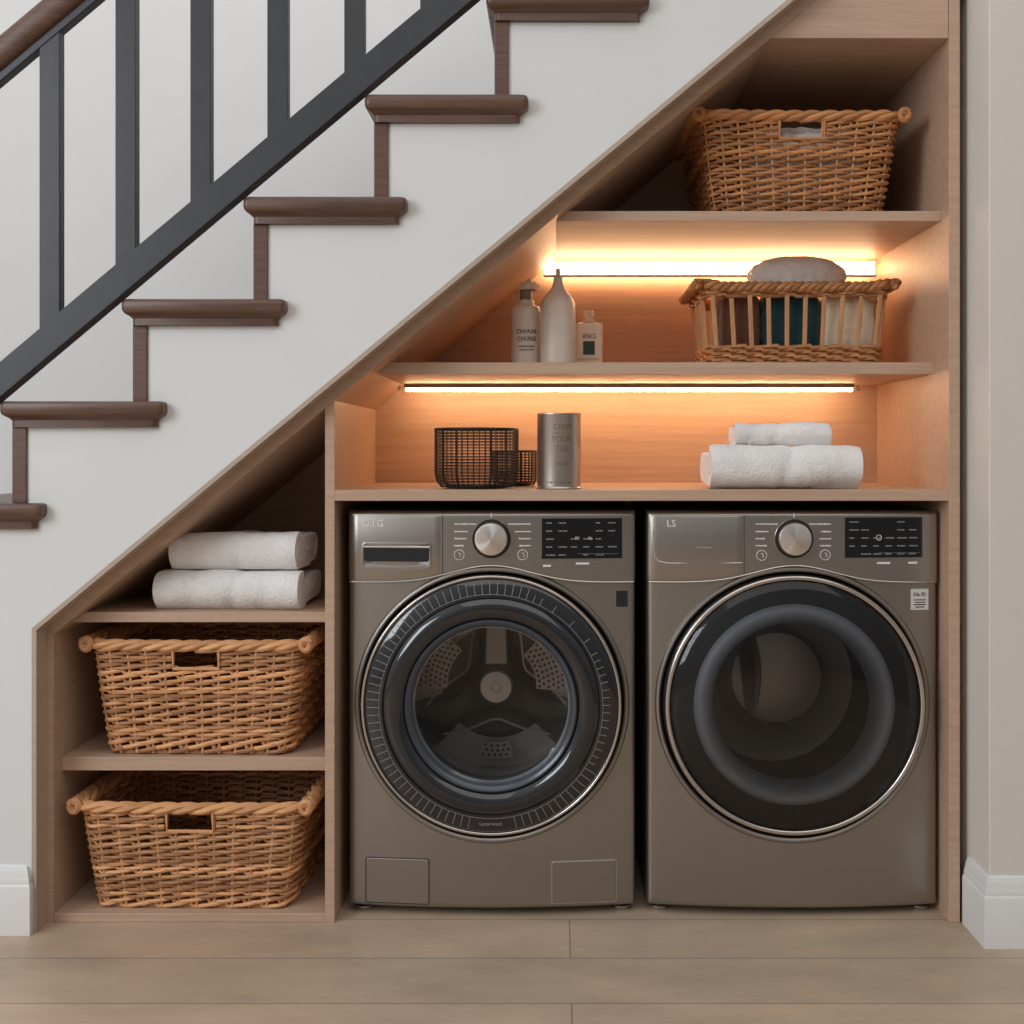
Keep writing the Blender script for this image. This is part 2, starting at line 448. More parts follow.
led('light_bar', 'bright warm light bar at the back under the top shelf behind the bottles', wx(545, YL2), wx(874, YL2), YL2, wz(268.5, YL2), .038, M['led2'], ZS1-.025, False)

# ------------------------------------------------------------------ laundry machines
YM = .058
def machine(kind, cx, hw):
    washer = kind == 'washer'
    zd, z0, z1, R, E = .517, .020, .985, .322, .012
    if washer:
        t = thing('washing_machine', 'graphite front-load washing machine on the left, with detergent drawer and clear door window', 'washing machine', (cx, YM, 0))
    else:
        t = thing('tumble_dryer', 'graphite tumble dryer on the right, with dark smoked door and white sticker', 'dryer', (cx, YM, 0))
    bl = lambda u: -.026*(1-min(1, (u/hw)**2))
    zlow = lambda u: .812+.042*math.exp(-(u/.135)**2)
    # body with round opening
    angs = sorted(set([2*PI*i/160 for i in range(160)]+[math.atan2(zz-zd, xx) % (2*PI) for xx in (-hw, hw) for zz in (z0, z1)]))
    def rect(inset):
        l = []
        for a in angs:
            c, s = math.cos(a), math.sin(a); ts = []
            if abs(c) > 1e-9: ts.append((hw-inset)/abs(c))
            if s > 1e-9: ts.append((z1-inset-zd)/s)
            if s < -1e-9: ts.append((zd-z0-inset)/-s)
            q = min(ts); l.append((c*q, s*q))
        return l
    def circ(r): return [(math.cos(a)*r, math.sin(a)*r) for a in angs]
    def lp(p, dy): return [(x, bl(x)+dy, zd+z) for x, z in p]
    loops = [[(x, .05, zd+z) for x, z in circ(R)], lp(circ(R), .002), lp(circ(R+.002), -.004), lp(circ(R+.006), -.006), lp(circ(R+.011), -.005), lp(circ(R+.015), 0)]
    A, B = circ(R+.015), rect(E)
    for k in range(1, 7):
        q = k/6; loops.append(lp([(a[0]*(1-q)+b[0]*q, a[1]*(1-q)+b[1]*q) for a, b in zip(A, B)], 0))
    for k in range(1, 5):
        a = k*PI/8; loops.append(lp(rect(E*(1-math.sin(a))), E*(1-math.cos(a))))
    loops.append([(x, .55, zd+z) for x, z in rect(0)])
    MB().loft(loops, True, False, True).build('body', M['steel'], t, local=True, angle=35)
    # control panel with its curved lower seam
    us = [-hw-.001]
    H = hw+.001
    qa = [i*PI/10 for i in range(5, -1, -1)]
    cols = [(-H, .09)]+[(-H+E-E*math.sin(a), E*(1-math.cos(a))) for a in qa]
    ni = 56
    cols += [(-H+E+(2*H-2*E)*i/ni, 0) for i in range(1, ni)]
    cols += [(H-E+E*math.sin(a), E*(1-math.cos(a))) for a in reversed(qa)]+[(H, .09)]
    rows = []
    rows.append([(u, bl(u)+.003+d, zlow(u)) for u, d in cols])
    rows.append([(u, bl(u)-.004+d, zlow(u)+.0005) for u, d in cols])
    for k in range(0, 9):
        q = k/8; rows.append([(u, bl(u)-.006+d, zlow(u)+.003+(z1+.001-E-zlow(u)-.003)*q) for u, d in cols])
    for k in range(1, 6):
        a = k*PI/10; rows.append([(u, bl(u)-.006+d+E*(1-math.cos(a)), z1+.001-E+E*math.sin(a)) for u, d in cols])
    rows.append([(u, .12, z1+.001) for u, d in cols])
    cp = MB().loft(rows, False).build('control_panel', M['steel2'], t, local=True, angle=35)
    yp = lambda u: bl(u)-.006
    # thin chrome line drawn as the highlight along the panel's lower edge
    sm = MB(); sm.tube([(u, bl(u)-.0066, zlow(u)+.0008) for u in [-hw+.004+(2*hw-.008)*i/80 for i in range(81)]], .0017, 8)
    sm.build('seam_glint', M['chrome'], cp, local=True)
    # left plate: drawer front on the washer, blank panel on the dryer
    ud = -.118 if washer else -.122
    ul = -hw+.006
    def plate(u0, u1, zf0, zf1, dy, r=.003):
        rr = []
        for zz, dd in ((0, .002), (0, -.001), (r, dy), (1, dy), (2, -.001), (2, .002)):
            row = []
            for i in range(25):
                u = u0+(u1-u0)*i/24
                d2 = dd if 0 < i < 24 else min(.002, dd+abs(dy)+.0015)
                za, zb = zf0(u), zf1(u)
                z = za if zz == 0 else zb if zz == 2 else (za+r if zz == r else zb-r)
                row.append((u, yp(u)+d2, z))
            rr.append(row)
        return MB().loft(rr, False)
    if washer:
        dr = plate(ul, ud-.0015, lambda u: zlow(u)+.006, lambda u: z1-.010, -.0022).build('detergent_drawer', M['steel2'], t, local=True, angle=30)
    else:
        dr = plate(ul, ud-.0015, lambda u: zlow(u)+.006, lambda u: z1-.010, -.0022).build('front_plate', M['steel2'], t, local=True, angle=30)
    MB().box(ud-.001, ud+.0007, yp(ud)-.0012, yp(ud)+.001, zlow(ud)+.003, z1-.008).build('gap_line', M['ink'], cp, local=True, smooth=False)
    def pz(py): return wz(py, YM-.01)
    def pu(px): return wx(px, YM-.01)-cx
    if washer:
        # handle recess with a black plate as the pocket's shade and bright lip
        u0, u1, za, zb = pu(362), pu(432), pz(569), pz(542)
        def rr2(u0, u1, za, zb, r, n=6):
            l = []
            for cxx, czz, s0 in ((u1-r, zb-r, 0), (u0+r, zb-r, PI/2), (u0+r, za+r, PI), (u1-r, za+r, 1.5*PI)):
                for k in range(n+1):
                    a = s0+k*PI/2/n; l.append((cxx+r*math.cos(a), czz+r*math.sin(a)))
            return l
        o1 = rr2(u0, u1, za, zb, .010); o2 = rr2(u0+.003, u1-.003, za+.003, zb-.003, .008); o3 = rr2(u0+.007, u1-.007, za+.012, zb-.004, .007)
        yy = lambda u: yp(u)-.0022
        MB().loft([[(u, yy(u)+.001, z) for u, z in o1], [(u, yy(u)-.0025, z) for u, z in o1], [(u, yy(u)-.003, z) for u, z in o2], [(u, yy(u)-.0005, z) for u, z in o3]], True, False, True).build('handle_recess', M['steel2'], dr, local=True)
        o4 = rr2(pu(364), pu(430), pz(561), pz(546), .008)
        MB().loft([[(u, yy(u)-.001, z) for u, z in o4], [(u, yy(u)-.0034, z) for u, z in o4]], True, False, True).build('mouth_shade', M['gloss'], dr, local=True, bevel=.001)
        MB().tube([(u, yy(u)-.005, pz(546.3)) for u in [pu(364)+(pu(431)-pu(364))*i/12 for i in range(13)]], .0032, 8).build('handle_lip', M['chrome'], dr, local=True)
    else:
        # raised border line low on the blank plate
        pts = [(pu(653), pz(530)), (pu(655), pz(556)), (pu(658), pz(561)), (pu(668), pz(563)), (pu(741), pz(562))]
        MB().tube([(u, yp(u)-.0024, z) for u, z in pts], .0012, 6).build('crease', M['chrome'], dr, local=True)
    # programme dial
    du, dz = (pu(492), pz(538)) if washer else (pu(792), pz(538))
    yd = yp(du)
    dl = MB().lathe([(.047, .002), (.047, -.004), (.045, -.006), (.040, -.006)], (du, yd, dz), 'y', 56, False, True).build('dial_bezel', M['black'], t, local=True)
    MB().lathe([(.0475, .001), (.0475, -.003), (.0462, -.004), (.0458, -.001)], (du, yd, dz), 'y', 56).build('dial_ring', M['chrome'], dl, local=True)
    kb = MB().lathe([(.040, -.004), (.0395, -.020), (.0378, -.0235), (.034, -.0245), (.0, -.0260)], (0, 0, 0), 'y', 64).build('dial', M['spun'], t, local=True)
    kb.location = (du, yd, dz)
    MB().box(du-.0012, du+.0012, yd-.0012, yd+.001, dz+.051, dz+.062).build('pointer', M['mark'], cp, local=True, smooth=False)
    # buttons beside the dial
    for bx, by in (((460, 554), (523, 554)) if washer else ((760, 554.5), (823, 554))):
        u, z = pu(bx), pz(by)
        b = MB().lathe([(.0125, .001), (.0125, -.002), (.0115, -.003), (.0, -.003)], (u, yp(u), z), 'y', 28).build('button', M['steel2'], t, local=True)
        mb = MB().lathe([(.0128, 0), (.0128, -.0032), (.0114, -.0032), (.0114, 0)], (u, yp(u), z), 'y', 28)
        mb.tube([(u+.004*math.cos(a), yp(u)-.0034, z+.005*math.sin(a)) for a in (-1.2, -.5, .3, 1.2, 2.2)], .0009, 5)
        mb.build('button_ring', M['mark'], b, local=True)
    # printed lines round the dial
    rnd = random.Random(3 if washer else 5)
    for side in (-1, 1):
        for k, py in enumerate((523.5, 531, 538, 545)):
            mk = MB()
            x_out = 455 if side < 0 else 531
            if not washer: x_out = 754 if side < 0 else 829
            ln = rnd.uniform(9, 16) if k else 22
            a, b = (x_out, x_out+ln) if side < 0 else (x_out-ln, x_out)
            px = a; zc_ = pz(py)
            mk.box(pu(a), pu(b), yp(pu((a+b)/2))-.0009, yp(pu((a+b)/2))+.001, zc_-.0007, zc_+.0007)
            while px < b:
                w = rnd.uniform(1.2, 3.2); u0, u1 = pu(px), pu(min(px+w, b))
                hh = rnd.choice((.0028, .0036, .0028))
                mk.box(u0, u1, yp(u0)-.0012, yp(u0)+.001, zc_-hh/2, zc_+hh/2); px += w+.5
            mk.build('printed_line', M['mark'], cp, local=True, smooth=False)
    for px, py, w in (((582, 563, 14), (547, 565, 8)) if washer else ((882, 562.5, 13), (912, 562.5, 9), (704, 547, 17))):
        u = pu(px); mk = MB().box(u-w*.00122, u+w*.00122, yp(u)-.0014 if px != 704 else yp(u)-.0036, yp(u)+.001, pz(py)-.0024, pz(py)+.0024)
        mk.build('printed_line', M['mark'] if px != 704 else M['mark_dim'], cp if px != 704 else dr, local=True, smooth=False)
    lg = MB()
    text_into(lg, 'G.I.G' if washer else 'LS', .024, pu(374) if washer else pu(671), 0, pz(523.5), yf=lambda u: yp(u)-.0022)
    lg.build('logo', M['logo'], dr, local=True, smooth=False)
    # display
    dp = ((542, 622), (518, 558)) if washer else ((843, 922), (517, 557))
    u0, u1, zb, za = pu(dp[0][0]), pu(dp[0][1]), pz(dp[1][0]), pz(dp[1][1])
    rr = []
    for z, d in ((za, .001), (za, -.0015), (zb, -.0015), (zb, .001)):
        rr.append([(u0+(u1-u0)*i/10, yp(u0+(u1-u0)*i/10)+d, z) for i in range(11)])
    ds = MB().loft(rr, False)
    ds.box(u0, u0+.001, yp(u0)-.0012, yp(u0)+.002, za, zb); ds.box(u1-.001, u1, yp(u1)-.0012, yp(u1)+.003, za, zb)
    ds = ds.build('display', M['display'], t, local=True, angle=30)
    dm = MB()
    for r in range(5):
        zz = zb-.011-r*(zb-za-.020)/4*1.0
        for c in range(6):
            if rnd.random() < .22 or (r < 2 and c in (2, 3)): continue
            uu = u0+.010+c*(u1-u0-.014)/6; w = rnd.uniform(.010, .022)
            px = 0
            while px < w:
                ww = rnd.uniform(.0016, .005)
                dm.box(uu+px, uu+px+ww, yp(uu)-.0022, yp(uu)-.001, zz-.0016, zz+.0014); px += ww+.0012
    um = (u0+u1)/2
    dm.box(u0+.01, u1-.01, yp(um)-.0026, yp(um)-.0009, za+.0115, za+.0121)
    dm.build('display_print', M['mark_dim'], ds, local=True, smooth=False)
    zz = pz(538 if washer else 537)
    if washer:
        for tt, du_ in (('90', -.012), ('96', .020)):
            db = MB(); text_into(db, tt, .011, um+du_, yp(um)-.0032, zz); db.build('display_digits', M['mark'], ds, local=True, smooth=False)
    else:
        db = MB().lathe([(.007, 0), (.007, -.0006), (.0055, -.0006), (.0055, 0)], (pu(877), yp(pu(877))-.0026, zz), 'y', 20)
        db.build('display_icon', M['mark'], ds, local=True, smooth=False)
    # feet
    for sx in (-1, 1):
        for y in (.04, .50):
            MB().lathe([(.0, .0), (.020, .0), (.022, .003), (.022, .009), (.012, .011), (.010, .024)], (sx*(hw-.032), y, 0), 'z', 20, True, True).build('foot', M['foot'], t, local=True)
    c = (0, -.007, zd)
    # gap behind the door
    if washer:
        MB().lathe([(.324, .04), (.30, .035), (.225, .030), (.200, .036), (.196, .060), (.205, .075), (.236, .085)], c, 'y', 72).build('gasket', M['rubber'], t, local=True)
        door = MB().lathe([(.312, .020), (.317, .010), (.317, -.020), (.314, -.026), (.303, -.028)], c, 'y', 112).build('door', M['black'], t, local=True)
        MB().lathe([(.3115+.0042*math.cos(a), -.0285+.0045*math.sin(a)) for a in [2*PI*k/10 for k in range(11)]], c, 'y', 112).build('trim_ring', M['chrome'], door, local=True)
        MB().lathe([(.308, -.026), (.306, -.031), (.300, -.0345), (.268, -.040), (.263, -.0405), (.261, -.037)], c, 'y', 112).build('outer_glass_ring', M['gloss'], door, local=True)
        tk = MB()
        for k in range(96):
            a = 2*PI*k/96+.01; deg = math.degrees(a) % 360
            if (28 < deg < 62 and k % 3) or 261 < deg < 279: continue
            ca, sa = math.cos(a), math.sin(a); ra, rb = .270, .300; w = .0007
            if deg > 330 or deg < 70: rb = .288
            vs = []
            for r, y in ((ra, -.0402), (rb, -.0402+(rb-ra)*.173)):
                for d in (-w, w): vs.append((ca*r-sa*d, y, zd+sa*r+ca*d))
            vs = [(x, y-.007, z) for x, y, z in vs]
            tk.add(vs+[(x, y-.0008, z) for x, y, z in vs], [(4,5,7,6),(0,1,5,4),(2,6,7,3),(0,4,6,2),(1,3,7,5)])
        tk.lathe([(.2695, -.0400), (.2695, -.0411), (.2705, -.0410), (.2705, -.0398)], c, 'y', 96)
        tk.build('tick_marks', M['mark_dim'], door, local=True, smooth=False)
        tx_ = MB(); text_into(tx_, 'Lanarwash', .013, 0, -.0465, zd-.283)
        tx_.build('door_print', M['mark_dim'], door, local=True, smooth=False)
        MB().lathe([(.262, -.037), (.256, -.044), (.246, -.0485), (.234, -.050), (.222, -.047), (.212, -.040), (.208, -.032)], c, 'y', 112).build('glass_collar', M['gloss'], door, local=True)
        MB().lathe([(.2095, -.030), (.2085, -.038), (.205, -.041), (.199, -.039), (.192, -.032), (.188, -.022), (.1865, .004)], c, 'y', 112).build('window_ring', M['ring'], door, local=True)
        MB().lathe([(.1875, -.008), (.170, .000), (.13, .010), (.07, .017), (.001, .019)], c, 'y', 96).build('window_glass', M['glass'], door, local=True)
        # drum
        dm_ = MB().lathe([(.222, .083), (.240, .095), (.242, .235), (.225, .255), (.150, .262)], c, 'y', 96).build('drum', M['drum'], t, local=True)
        # back plate with a three-armed spider
        nr, na = 40, 168; rr = []
        for i in range(nr+1):
            r = .002+.232*i/nr; l = []
            for k in range(na):
                a = 2*PI*k/na
                q = max(math.cos(a-PI/2), math.cos(a-PI/2-2*PI/3), math.cos(a-PI/2+2*PI/3))
                off = math.acos(max(-1, min(1, q)))*r           # distance along the arc from the nearest arm's middle
                wdt = .030+.045*math.exp(-((r-.03)/.055)**2)+max(0, r-.11)*.24
                g = 1/(1+math.exp((off-wdt)/.0042))
                y = .258-.052*g+ .012*(1-g)*math.sin(min(1, r/.2)*PI)-.018*math.exp(-(r/.06)**4)
                l.append((math.cos(a)*r, y, zd+math.sin(a)*r))
            rr.append(l)
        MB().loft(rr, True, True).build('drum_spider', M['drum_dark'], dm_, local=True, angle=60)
        # bright edge lines of the arms
        ed = MB()
        for arm in range(3):
            base = PI/2+arm*2*PI/3+PI/3                       # hollow between two arms
            pts = []
            for k in range(-16, 17):
                q = k/16; rad = .088+.115*q*q; a = base+q*.86
                pts.append((math.cos(a)*rad, .200+.02*abs(q), zd+math.sin(a)*rad))
            ed.tube(pts, .0032, 6)
        ed.build('spider_edge', M['hub'], dm_, local=True)
        MB().lathe([(.0455, .205), (.043, .190), (.040, .186), (.014, .184), (.012, .187), (.006, .187), (.0, .187)], c, 'y', 48).build('hub', M['hub'], dm_, local=True)
        MB().prism_y([(-.030, .055), (.030, .055), (.026, .20), (-.026, .20)], .197, .204).shift((0, 0, zd)).build('drum_arm', M['drum'], dm_, local=True, bevel=.004)
        # perforated patches
        for base, lo_, hi_, wd in ((PI/2+PI/3+.15, .128, .205, .42), (PI/2-PI/3-.15, .105, .185, .46), (-PI/2, .150, .192, .24)):
            pt = MB(); n = 18; yr = lambda r: .205-.06*(r-.10)
            pt.loft([[(math.cos(base+q)*r, yr(r), zd+math.sin(base+q)*r) for q in [(-wd+2*wd*i/n) for i in range(n+1)]] for r in (lo_, (lo_+hi_)/2, hi_)], False)
            pl = pt.build('perforated_plate', M['drum'], dm_, local=True)
            hl = MB(); j = 0; r = lo_+.008
            while r < hi_-.004:
                m = max(2, int((2*wd-.06)*r/.0135))
                for i in range(m):
                    a = base-wd+.03+(2*wd-.06)*(i+.5*(j % 2)+.25)/m
                    hl.lathe([(.0042, 0), (.0036, -.0006), (0, -.0006)], (math.cos(a)*r, yr(r)-.0004, zd+math.sin(a)*r), 'y', 7)
                r += .0125; j += 1
            hl.build('drum_holes', M['black'], dm_, local=True)['kind'] = 'stuff'
        # service flaps low on the front
        for a, b, c0, c1 in ((365, 430, 857, 903), (551, 617, 859, 902)):
            u0, u1, zb, za = pu(a), pu(b), pz(c0), pz(c1)
            um = (u0+u1)/2
            o1 = rr2(u0, u1, za, zb, .006); o2 = rr2(u0+.0025, u1-.0025, za+.0025, zb-.0025, .005)
            f = MB().loft([[(u, bl(u)-.0002, z) for u, z in o1], [(u, bl(u)-.0012, z) for u, z in o1], [(u, bl(u)-.0012, z) for u, z in o2]], True)
            fo = MB().loft([[(u, bl(u)+.001, z) for u, z in o2], [(u, bl(u)-.0022, z) for u, z in o2]], True, False, True).build('filter_flap' , M['steel'], t, local=True, bevel=.0012)
            f.build('flap_gap', M['ink'] if a < 500 else M['mark_dim'], fo, local=True, smooth=False)
        um = pu(620); st_ = MB().box(um-.019, um+.019, bl(um)-.0012, bl(um)+.002, pz(607), pz(591)).build('badge', M['black'], t, local=True, smooth=False, bevel=.0004)
    else:
        MB().lathe([(.324, .04), (.30, .030), (.245, .030), (.232, .036)], c, 'y', 72).build('door_recess', M['black'], t, local=True)
        door = MB().lathe([(.312, .020), (.317, .010), (.317, -.020), (.314, -.026), (.304, -.028)], c, 'y', 112).build('door', M['black'], t, local=True)
        MB().lathe([(.3085+.0062*math.cos(a), -.0285+.0055*math.sin(a)) for a in [2*PI*k/12 for k in range(13)]], c, 'y', 112).build('trim_ring', M['chrome'], door, local=True)
        MB().lathe([(.3035, -.027), (.300, -.032), (.28, -.040), (.24, -.048), (.18, -.055), (.10, -.060), (.04, -.062), (.0005, -.0622)], c, 'y', 112).build('door_glass', M['glass_dark'], door, local=True)
        MB().lathe([(.302, -.018), (.262, -.016), (.243, -.020)], c, 'y', 96).build('inner_flange', M['black'], door, local=True)
        MB().lathe([(.244, -.020), (.240, -.029), (.230, -.034), (.218, -.033), (.204, -.022), (.196, -.004), (.192, .020)], c, 'y', 96).build('window_ring', M['ringd'], door, local=True)
        dm_ = MB().lathe([(.193, .020), (.225, .05), (.232, .16), (.215, .27), (.150, .290), (.145, .288), (.0, .288)], c, 'y', 96).build('drum', M['dryer_drum'], t, local=True)
        MB().lathe([(.125, .288), (.120, .280), (.06, .272), (.0, .270)], (.015, 0, zd+.005), 'y', 64).build('drum_back', M['drum'], dm_, local=True)
        lf = MB(); ls = []
        for k in range(25):
            q = k/24; w_ = math.sin(PI*min(1, .12+q*.86))**.5
            x = -.092+.026*math.sin(PI*q*.9); z = zd+.17-.22*q; y = .03+.05*math.sin(PI*q)
            ls.append([(x+.012*w_*math.cos(t_)+(-.028*w_ if math.sin(t_) > .5 else 0), y+.05+.05*w_*math.sin(t_), z) for t_ in [2*PI*j/12 for j in range(12)]])
        lf.loft(ls, True, True, True)
        lf.build('lifter', M['drum'], dm_, local=True, angle=60)
        # white sticker with print (its code square is left out)
        u = pu(920)
        sk = MB().loft([[(q, bl(q)+d, z) for q, d, z in ((u-.0225, .002, zz_), (u-.0225, -.001, zz_), (u+.0225, -.001, zz_), (u+.0225, .002, zz_))] for zz_ in (pz(610), pz(589))], True, True, True).build('sticker', M['sticker'], t, local=True, smooth=False)
        sp = MB(); text_into(sp, 'Edu ID', .0125, u, 0, pz(594.5), sx=.9, yf=lambda q: bl(q)-.0002)
        for k, w in enumerate((.030, .026, .031, .022)):
            sp.loft([[(q, bl(q)-.0014, z_) for q in (u-w/2, u+w/2)]+[(q, bl(q)-.0008, z_) for q in (u+w/2, u-w/2)] for z_ in (pz(600+k*2.4)-.0012, pz(600+k*2.4)+.0012)], True, True, True)
        sp.build('sticker_print', M['ink'], sk, local=True, smooth=False)
    return t
washer = machine('washer', wx(492, YM), .3505)
dryer = machine('dryer', wx(792, YM), .3555)

# ------------------------------------------------------------------ baskets
def rrect(s, a, b, r):                                 # point and outward normal at fraction s of a rounded rectangle; s=0 front middle
    r = min(r, a-.001, b-.001)
    segs = [(a-r), PI/2*r, 2*(b-r), PI/2*r, 2*(a-r), PI/2*r, 2*(b-r), PI/2*r, (a-r)]
    P = sum(segs); d = (s % 1)*P
    def corner(cx, cy, a0, q): t = a0+q*PI/2; return (cx+r*math.cos(t), cy+r*math.sin(t)), (math.cos(t), math.sin(t))
    for i, L in enumerate(segs):
        if d <= L or i == 8:
            q = d/L if L > 0 else 0; break
        d -= L
    if i == 0: return (d, -b), (0, -1)
    if i == 1: return corner(a-r, -b+r, -PI/2, q)
    if i == 2: return (a, -b+r+d), (1, 0)
    if i == 3: return corner(a-r, b-r, 0, q)
    if i == 4: return (a-r-d, b), (0, 1)
    if i == 5: return corner(-a+r, b-r, PI/2, q)
    if i == 6: return (-a, b-r-d), (-1, 0)
    if i == 7: return corner(-a+r, -b+r, PI, q)
    return (-a+r+d, -b), (0, -1)

def willow_basket(label, loc, at, bt, ab, bb, H, rows, ns, seed, mat, rot=0, lean=0):
    rnd = random.Random(seed)
    t = thing('willow_basket', label, 'basket', loc, 'willow storage baskets')
    dims = lambda h: (ab+(at-ab)*(h/H)**.9, bb+(bt-bb)*(h/H)**.9)
    CR = .035
    hx, hz0, hz1 = .056, H-.058, H-.018
    def wpt(s, z, off):
        a, b = dims(z); (x, y), (nx, ny) = rrect(s, a, b, CR); return (x+nx*off, y+ny*off, z)
    wv = MB(); pitch = (H-.012)/rows; per = 6
    for j in range(rows):
        z = .006+(j+.5)*pitch
        wv.tint = rnd.uniform(.0, 1.0); ph = rnd.uniform(0, 1); jz = rnd.uniform(-.12, .12)*pitch
        low = j < 3
        rad = pitch*(.51 if not low else .56)*rnd.uniform(.9, 1.1)
        pts = []; cur = []
        tot = ns*per; jl = [rnd.uniform(-.3, .3) for _ in range(ns+2)]
        sl = pitch*(.85+.3*math.sin(j*.7+seed))
        inhole = hz0 < z < hz1
        for k in range(tot+1):
            s = k/tot+.5                                 # start at the back middle
            q = (s*ns/2+ph*.0+.5*(j % 2)) % 1.0
            off = -.0036*math.cos(2*PI*(s*ns/2+.5*(j % 2)))
            dz = sl*(q-.5)*(1 if not low else 1.5)+pitch*.35*jl[int(s*ns/2+.5*(j % 2)) % ns]
            p = wpt(s, max(.004, z+dz+jz+.0010*noise.noise((s*60, j*3.1, seed))), off+.0006*noise.noise((s*40, j, seed+5)))
            if inhole and abs(p[0]) < hx and p[1] < 0:
                if len(cur) > 1: pts.append(cur)
                cur = []
            else: cur.append(p)
        if len(cur) > 1: pts.append(cur)
        for c_ in pts: wv.tube(c_, rad, 6)
    wv.build('weave', mat, t, local=True)
    sk = MB()
    for k in range(ns):
        s = k/ns+.25/ns
        sk.tint = rnd.uniform(.5, .95)
        z_hi = H-.004; z_lo = .004
        p = wpt(s, hz0, 0)
        if abs(p[0]) < hx-.004 and p[1] < 0: z_hi = hz0
        sk.tube([wpt(s+.002*math.sin(z*20+k)*.3, z, .0005) for z in [z_lo+(z_hi-z_lo)*i/5 for i in range(6)]], .0032, 6)
    sk.build('stakes', mat, t, local=True)
    # frame of the hand hole
    hf = MB(); hf.tint = .75
    yf = lambda z: -dims(z)[1]-.004
    hf.tube([(-hx, yf(H), H-.012), (-hx, yf(hz0), hz0), (hx, yf(hz0), hz0), (hx, yf(H), H-.012)], .0048, 7)
    hf.build('hand_hole_frame', mat, t, local=True)
    # base
    bs = MB(); bs.tint = .3
    pts = [rrect(k/48, ab-.004, bb-.004, CR)[0] for k in range(48)]
    bs.loft([[(x, y, z) for x, y in pts] for z in (.001, .010)], True, True, True)
    bs.build('base', mat, t, local=True)
    # twisted rim of three strands
    rm = MB(); n = 240; turns = 13
    for k in range(3):
        rm.tint = (.55, .75, .9)[k]
        pts = []
        for i in range(n):
            s = i/n; (x, y), (nx, ny) = rrect(s, at+.002, bt+.002, CR+.004)
            a = 2*PI*(s*turns+k/3); o = .0075*math.cos(a); zz = .0075*math.sin(a)
            sag = -.004*math.cos(2*PI*s*2)
            pts.append((x+nx*o, y+ny*o, H+zz+sag*.5))
        rm.tube(pts, .0078, 7, closed=True)
    rm.build('rim', mat, t, local=True)
    for sx in (-1, 1):                                 # thick rolled side handles
        rl_ = MB()
        for k in range(3):
            rl_.tint = (.35, .5, .65)[k]; pts = []
            for i in range(81):
                q = i/80; y = -bt-.006+(2*bt+.012)*q; a = 2*PI*(q*11+k/3)
                up = .004
                pts.append((sx*(at+.015)+.0088*math.cos(a), y, H+up+.0088*math.sin(a)))
            rl_.tube(pts, .0085, 7)
        for q in (-1, 1):                              # the coil where the roll ends
            rl_.tint = .6
            cpts = []
            for i in range(40):
                a = i/40*2*PI*2.2; r = .0165-.006*i/40
                cpts.append((sx*(at+.011)+r*math.cos(a)*.9, q*(bt+.002+.006*i/40), H+.001+r*math.sin(a)))
            rl_.tube(cpts, .0056, 7)
        rl_.build('rolled_handle', mat, t, local=True)
    t.rotation_euler = (0, 0, rot)
    return t
yb = .075
def basket_at(label, zb, Y, pl, pr, pbl, pbr, dep, H, seed, mat, rot=0):
    k = (DIST+Y)/F
    xl, xr, xbl, xbr = [(p-VX)*k for p in (pl, pr, pbl, pbr)]
    at, ab = (xr-xl)/2, (xbr-xbl)/2; bt = dep/2; bb = bt-(at-ab)*.5
    return willow_basket(label, ((xl+xr)/2, Y+bt, zb), at, bt, ab, bb, H, 27, 40, seed, mat, rot)
basket_at('golden willow basket on the left unit\'s middle shelf, below the two folded towels', ZL2+.0005, .05, 92, 304, 109, 292, .42, .272, 1, M['wicker'], -.02)
basket_at('golden willow basket in the lowest compartment, standing just above the floor', ZB+.0005, .018, 80, 304, 97, 291, .45, .250, 2, M['wicker'], -.02)
tb = basket_at('amber willow basket on the highest shelf, grey cloth showing through its hand hole', ZS1+.0005, .105, 701, 899, 717, 884, .40, .248, 3, M['wicker2'], .02)

# soft lumps: cloth
def lump(name, c, d, seed, mat, pw=2.6, amp=.12, fr=6, flat=True, sub=5, yaw=0):
    bm = bmesh.new(); bmesh.ops.create_icosphere(bm, subdivisions=sub, radius=1)
    for v in bm.verts:
        p = v.co.normalized()
        m = (abs(p.x)**pw+abs(p.y)**pw+abs(p.z)**pw)**(-1/pw)
        q = p*m
        w = noise.fractal(Vector((q.x*d[0], q.y*d[1], q.z*d[2]))*fr*8+Vector((seed*7.3, seed, 0)), .8, 2.0, 4)
        ridge = 1-abs(noise.noise(Vector((q.x*d[0]*1.0, q.y*d[1], q.z*d[2]*.4))*fr*5+Vector((seed, 3, 1))))*2
        q = q*(1+amp*w+amp*.4*ridge)
        v.co = Vector((q.x*d[0], q.y*d[1], q.z*d[2]))
        if flat: v.co.z = max(v.co.z, -d[2]*.96)
    me = bpy.data.meshes.new(name); bm.to_mesh(me); bm.free()
    me.polygons.foreach_set('use_smooth', [True]*len(me.polygons)); me.materials.append(mat)
    o = bpy.data.objects.new(name, me); C.objects.link(o); o.location = c; o.rotation_euler.z = yaw
    return o
kx = (DIST+.2)/F
tag(lump('folded_cloth', (wx(800, .25), .250, ZS1+.012+.116), (.15, .118, .112), 4, M['grey_cloth'], 4, .05), 'grey cloth inside the amber basket on the highest shelf, seen through its hand hole', 'cloth')

